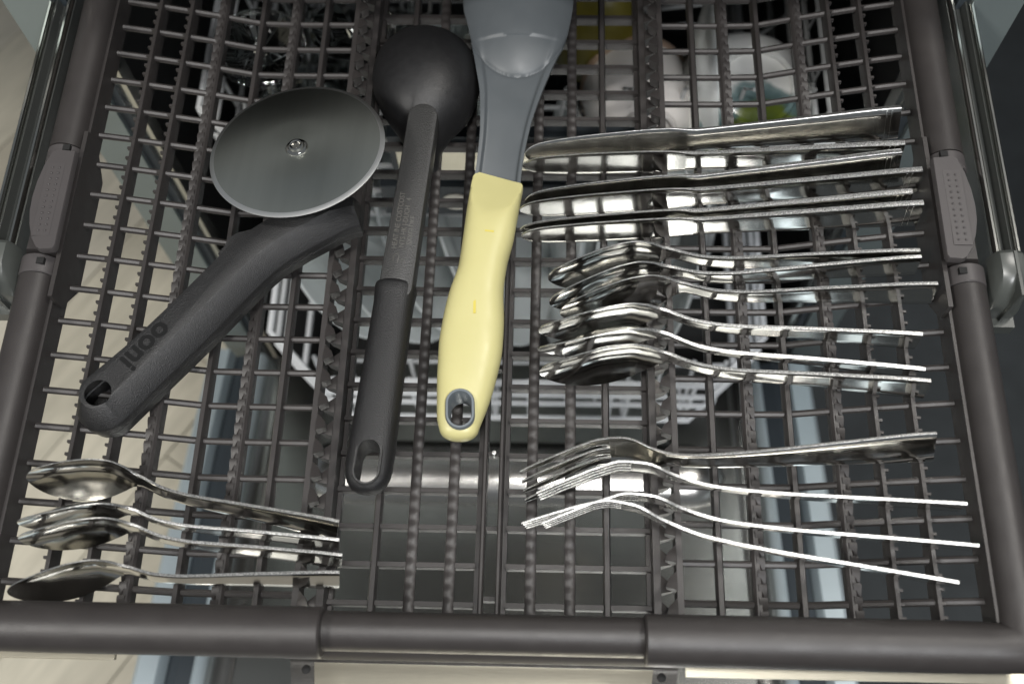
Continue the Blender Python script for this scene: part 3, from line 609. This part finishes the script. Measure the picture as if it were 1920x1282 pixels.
# moulded lettering on the shaft
sd = (Vector((-.0485, .246))-Vector((-.0556, .166))).normalized(); sa = math.atan2(sd.y, sd.x); sl = Vector((-sd.y, sd.x))
for i, (s_, a0_) in enumerate((('HEAT INE COSTCOST', .0), ('NTS HK J-DUCH   4', .001), ('SXXGLDKE..', .003))):
    me = text_mesh(s_, .0042, .00012, .0, 'LEFT'); me.materials.append(M['emboss']); o = bpy.data.objects.new('lettering', me); COL.objects.link(o)
    b = Vector((-.0556, .166))+sd*(.0215+a0_)+sl*(.0040-i*.0040); o.location = (b.x, b.y, .0381+.0022*((.0215)/.08)+.0019); o.rotation_euler = (0, 0, 0)
    o.matrix_world = Matrix.Translation(o.location) @ Matrix.Rotation(sa, 4, 'Z') @ Matrix.Rotation(-math.atan2(.0085, .1075)*.95, 4, 'Y'); o.scale = (.86, 1, 1); bpart(o, shaft); o.matrix_parent_inverse = Matrix.Identity(4)
k = MB(); b = Vector((-.0556, .166))+sd*.0165+sl*.0018
for pth in ([(-.003,.0016),(0,.0022),(.0022,.0012),(.0022,-.0008),(0,-.0014),(-.003,-.0008)], [(.0022,.0002),(.004,.0002)], [(-.001,-.0040),(.004,-.0040)], [(-.003,-.0030),(-.001,-.0030),(-.001,-.0050),(-.003,-.0050)]):
    k.add(*tube([(b.x+sd.x*u+sl.x*v*.9, b.y+sd.y*u+sl.y*v*.9, .0397) for u, v in pth], .00022, 5))
bpart(k.build('food_safe_mark', 'emboss'), shaft).matrix_parent_inverse = Matrix.Identity(4)
# ================================================================== yellow handled spoon
ys = thing('cooking_spoon', 'grey cooking spoon with a pale yellow handle, lying in the middle bay', 'cooking spoon', (-.01, .2, .01))
def ypart(o, par=ys): o.parent = par; o.matrix_parent_inverse = Matrix.Translation((.01, -.2, -.01)); return o
YL = [(-.0168,.2447),(-.0180,.2350),(-.0196,.2208),(-.0210,.2030),(-.0226,.1856),(-.0272,.1685),(-.0300,.1518),(-.0315,.1356),(-.0315,.1196),(-.0309,.1041),(-.0304,.0949),(-.0280,.0874),(-.0235,.0836)]
YR = [.0135,.0122,.0105,.0082,.0047,.0034,.0042,.0038,.0013,-.0025,-.0056,-.0087,-.0142]
fl = interp([-p[1] for p in YL], [p[0] for p in YL]); fr = interp([-p[1] for p in YL], YR)
fu = interp([-.2449, -.238, -.230, -.2225, -.219, -.20, -.16, -.12, -.095, -.0885, -.0845, -.083], [.0116, .0118, .0118, .0118, .0118, .0115, .0116, .0104, .0084, .0070, .0046, .0020])
zc_ = interp([-.245, -.20, -.15, -.083], [.0235, .0240, .0225, .0195]); rings = []
for y in [.2449, .2446, .2436, .2415, .238, .234, .230, .226, .2235, .222, .2205, .218, .212]+list(np.linspace(.205, .100, 26))+[.097, .094, .091, .089, .0872, .0858, .0848, .0840, .0834, .0830, .08275, .0826]:
    xl, xr = fl(-y), fr(-y)
    if y > .2399: d = (.2449-y)/.0050; e = math.sqrt(max(0, 1-(1-d)**2)); m_ = (xl+xr)/2; h_ = (xr-xl)/2*(.78+.24*e-.02*e); xl, xr = m_-h_, m_+h_
    c, h, v = (xl+xr)/2, (xr-xl)/2, fu(-y); r_ = []
    if y < .0895: e = math.sqrt(max(.004, 1-((.0895-y)/.0069)**2)); h0 = (fr(-.0895)-fl(-.0895))/2; h, v = h0*e**.9, .0072*e**.8; c = (fl(-.0895)+fr(-.0895))/2+.02*(.0895-y)
    ex = .80; cutz = zc_(-y)+.0016+max(0, .2449-y)*.32
    for k in range(40):
        a = 2*math.pi*k/40+.001; ca, sa_ = math.cos(a), math.sin(a); dx = h*math.copysign(abs(ca)**ex, ca); up = v if sa_ > 0 else max(v*.85, .006 if y > .1 else v*.85)
        r_.append((c+dx, y-(.0036*(dx/h)*max(0, (y-.215)/.03) if y > .215 else 0), min(cutz, zc_(-y)+up*math.copysign(abs(sa_)**ex, sa_))))
    rings.append(r_)
V, F = loft(rings, fan=True); yh = obj('handle', V, F, 'yellow')
hc, ht = Vector((-.0175, .0975)), Vector((.045, -.99)).normalized()
V, F = slot_cut(hc, ht, .0108, .0076, -.02, .08); cut = obj('c', V, F, 'yellow'); boolean(yh, [cut]); ypart(yh)
ro = []
for r_, z in ((.0079, .0262), (.0079, .0292), (.0074, .0302), (.0064, .0302), (.0059, .0290), (.0059, .0120)):
    s = Vector((-ht.y, ht.x)); ro.append([(p.x, p.y, z+.10*(p.y-.0975)) for p in [hc+ht*.0032+ht*math.cos(a)*r_+s*math.sin(a)*r_ for a in np.linspace(-math.pi/2, math.pi/2, 13)]+[hc-ht*.0032-ht*math.cos(a)*r_-s*math.sin(a)*r_ for a in np.linspace(-math.pi/2, math.pi/2, 13)]])
V, F = loft(ro, False, False); ypart(obj('hanging_ring', V, F, 'grey_ring'), yh).matrix_parent_inverse = Matrix.Identity(4)
for (x0, y0, dx, dy, rot_) in ((-.0052, .2025, .0026, .0005, -.10), (-.0118, .1560, .0007, .0046, .03)):
    k = MB(); k.box(-dx, dx, -dy, dy, -.0012, .00012); o = k.build('mould_mark', 'yellow_mark', smooth=False); o.location = (x0, y0, zc_(-y0)+fu(-y0)); o.rotation_euler = (0, 0, rot_)
    ypart(o, yh); o.matrix_parent_inverse = Matrix.Identity(4)
# grey head: neck with raised edges running into a shallow bowl
gy = [.2330, .2408, .2538, .2765, .2999, .3200, .3489, .3746, .400, .420, .434, .440]
gxl = [-.0172, -.0166, -.0150, -.0136, -.0145, -.0176, -.0231, -.0282, -.0270, -.0180, -.0060, .0040]; gxr = [.0112, .0113, .0124, .0162, .0224, .0289, .0388, .0419, .0400, .0320, .0200, .0100]
gl_, gr_ = interp(gy, gxl), interp(gy, gxr); NS, NY = 97, 240; top, bot = [], []
for i in range(NY):
    y = .2330+(.440-.2330)*i/(NY-1); xl, xr = gl_(y), gr_(y); base = .0290-.0068*(1-min(1, max(0, (y-.242)/.05)))**1.5; ra, rb = [], []
    for j in range(NS):
        s = -1+2*j/(NS-1); x = (xl+xr)/2+(xr-xl)/2*s; rho = ((x-.0078)/.0365)**2+((y-.378)/.0622)**2
        dip = .015*(1-rho)**.8 if rho < 1 else 0
        lip = .0022*(1/(1+math.exp(-(abs(s)-.80)*45)))*(1 if y < .32 else max(0, 1-(y-.32)/.03)); cv = -.0010*(1-s*s) if y < .34 else 0
        z = base+dip+lip+cv-.0005*math.exp(-((rho-1)/.03)**2); ra.append((x, y, z)); rb.append((x, y, z-.0035+.0012*abs(s)**4))
    top.append(ra); bot.append(rb)
V = [p for r in top for p in r]+[p for r in bot for p in r]; K = NY*NS; F = []
for i in range(NY-1):
    for j in range(NS-1): a = i*NS+j; F += [(a, a+1, a+NS+1, a+NS), (K+a, K+a+NS, K+a+NS+1, K+a+1)]
    a = i*NS; F.append((a, a+NS, K+a+NS, K+a)); a = i*NS+NS-1; F.append((a, K+a, K+a+NS, a+NS))
for j in range(NS-1): F.append((j, K+j, K+j+1, j+1)); a = (NY-1)*NS+j; F.append((a, a+1, K+a+1, K+a))
ypart(obj('head', V, F, 'grey_nylon'))
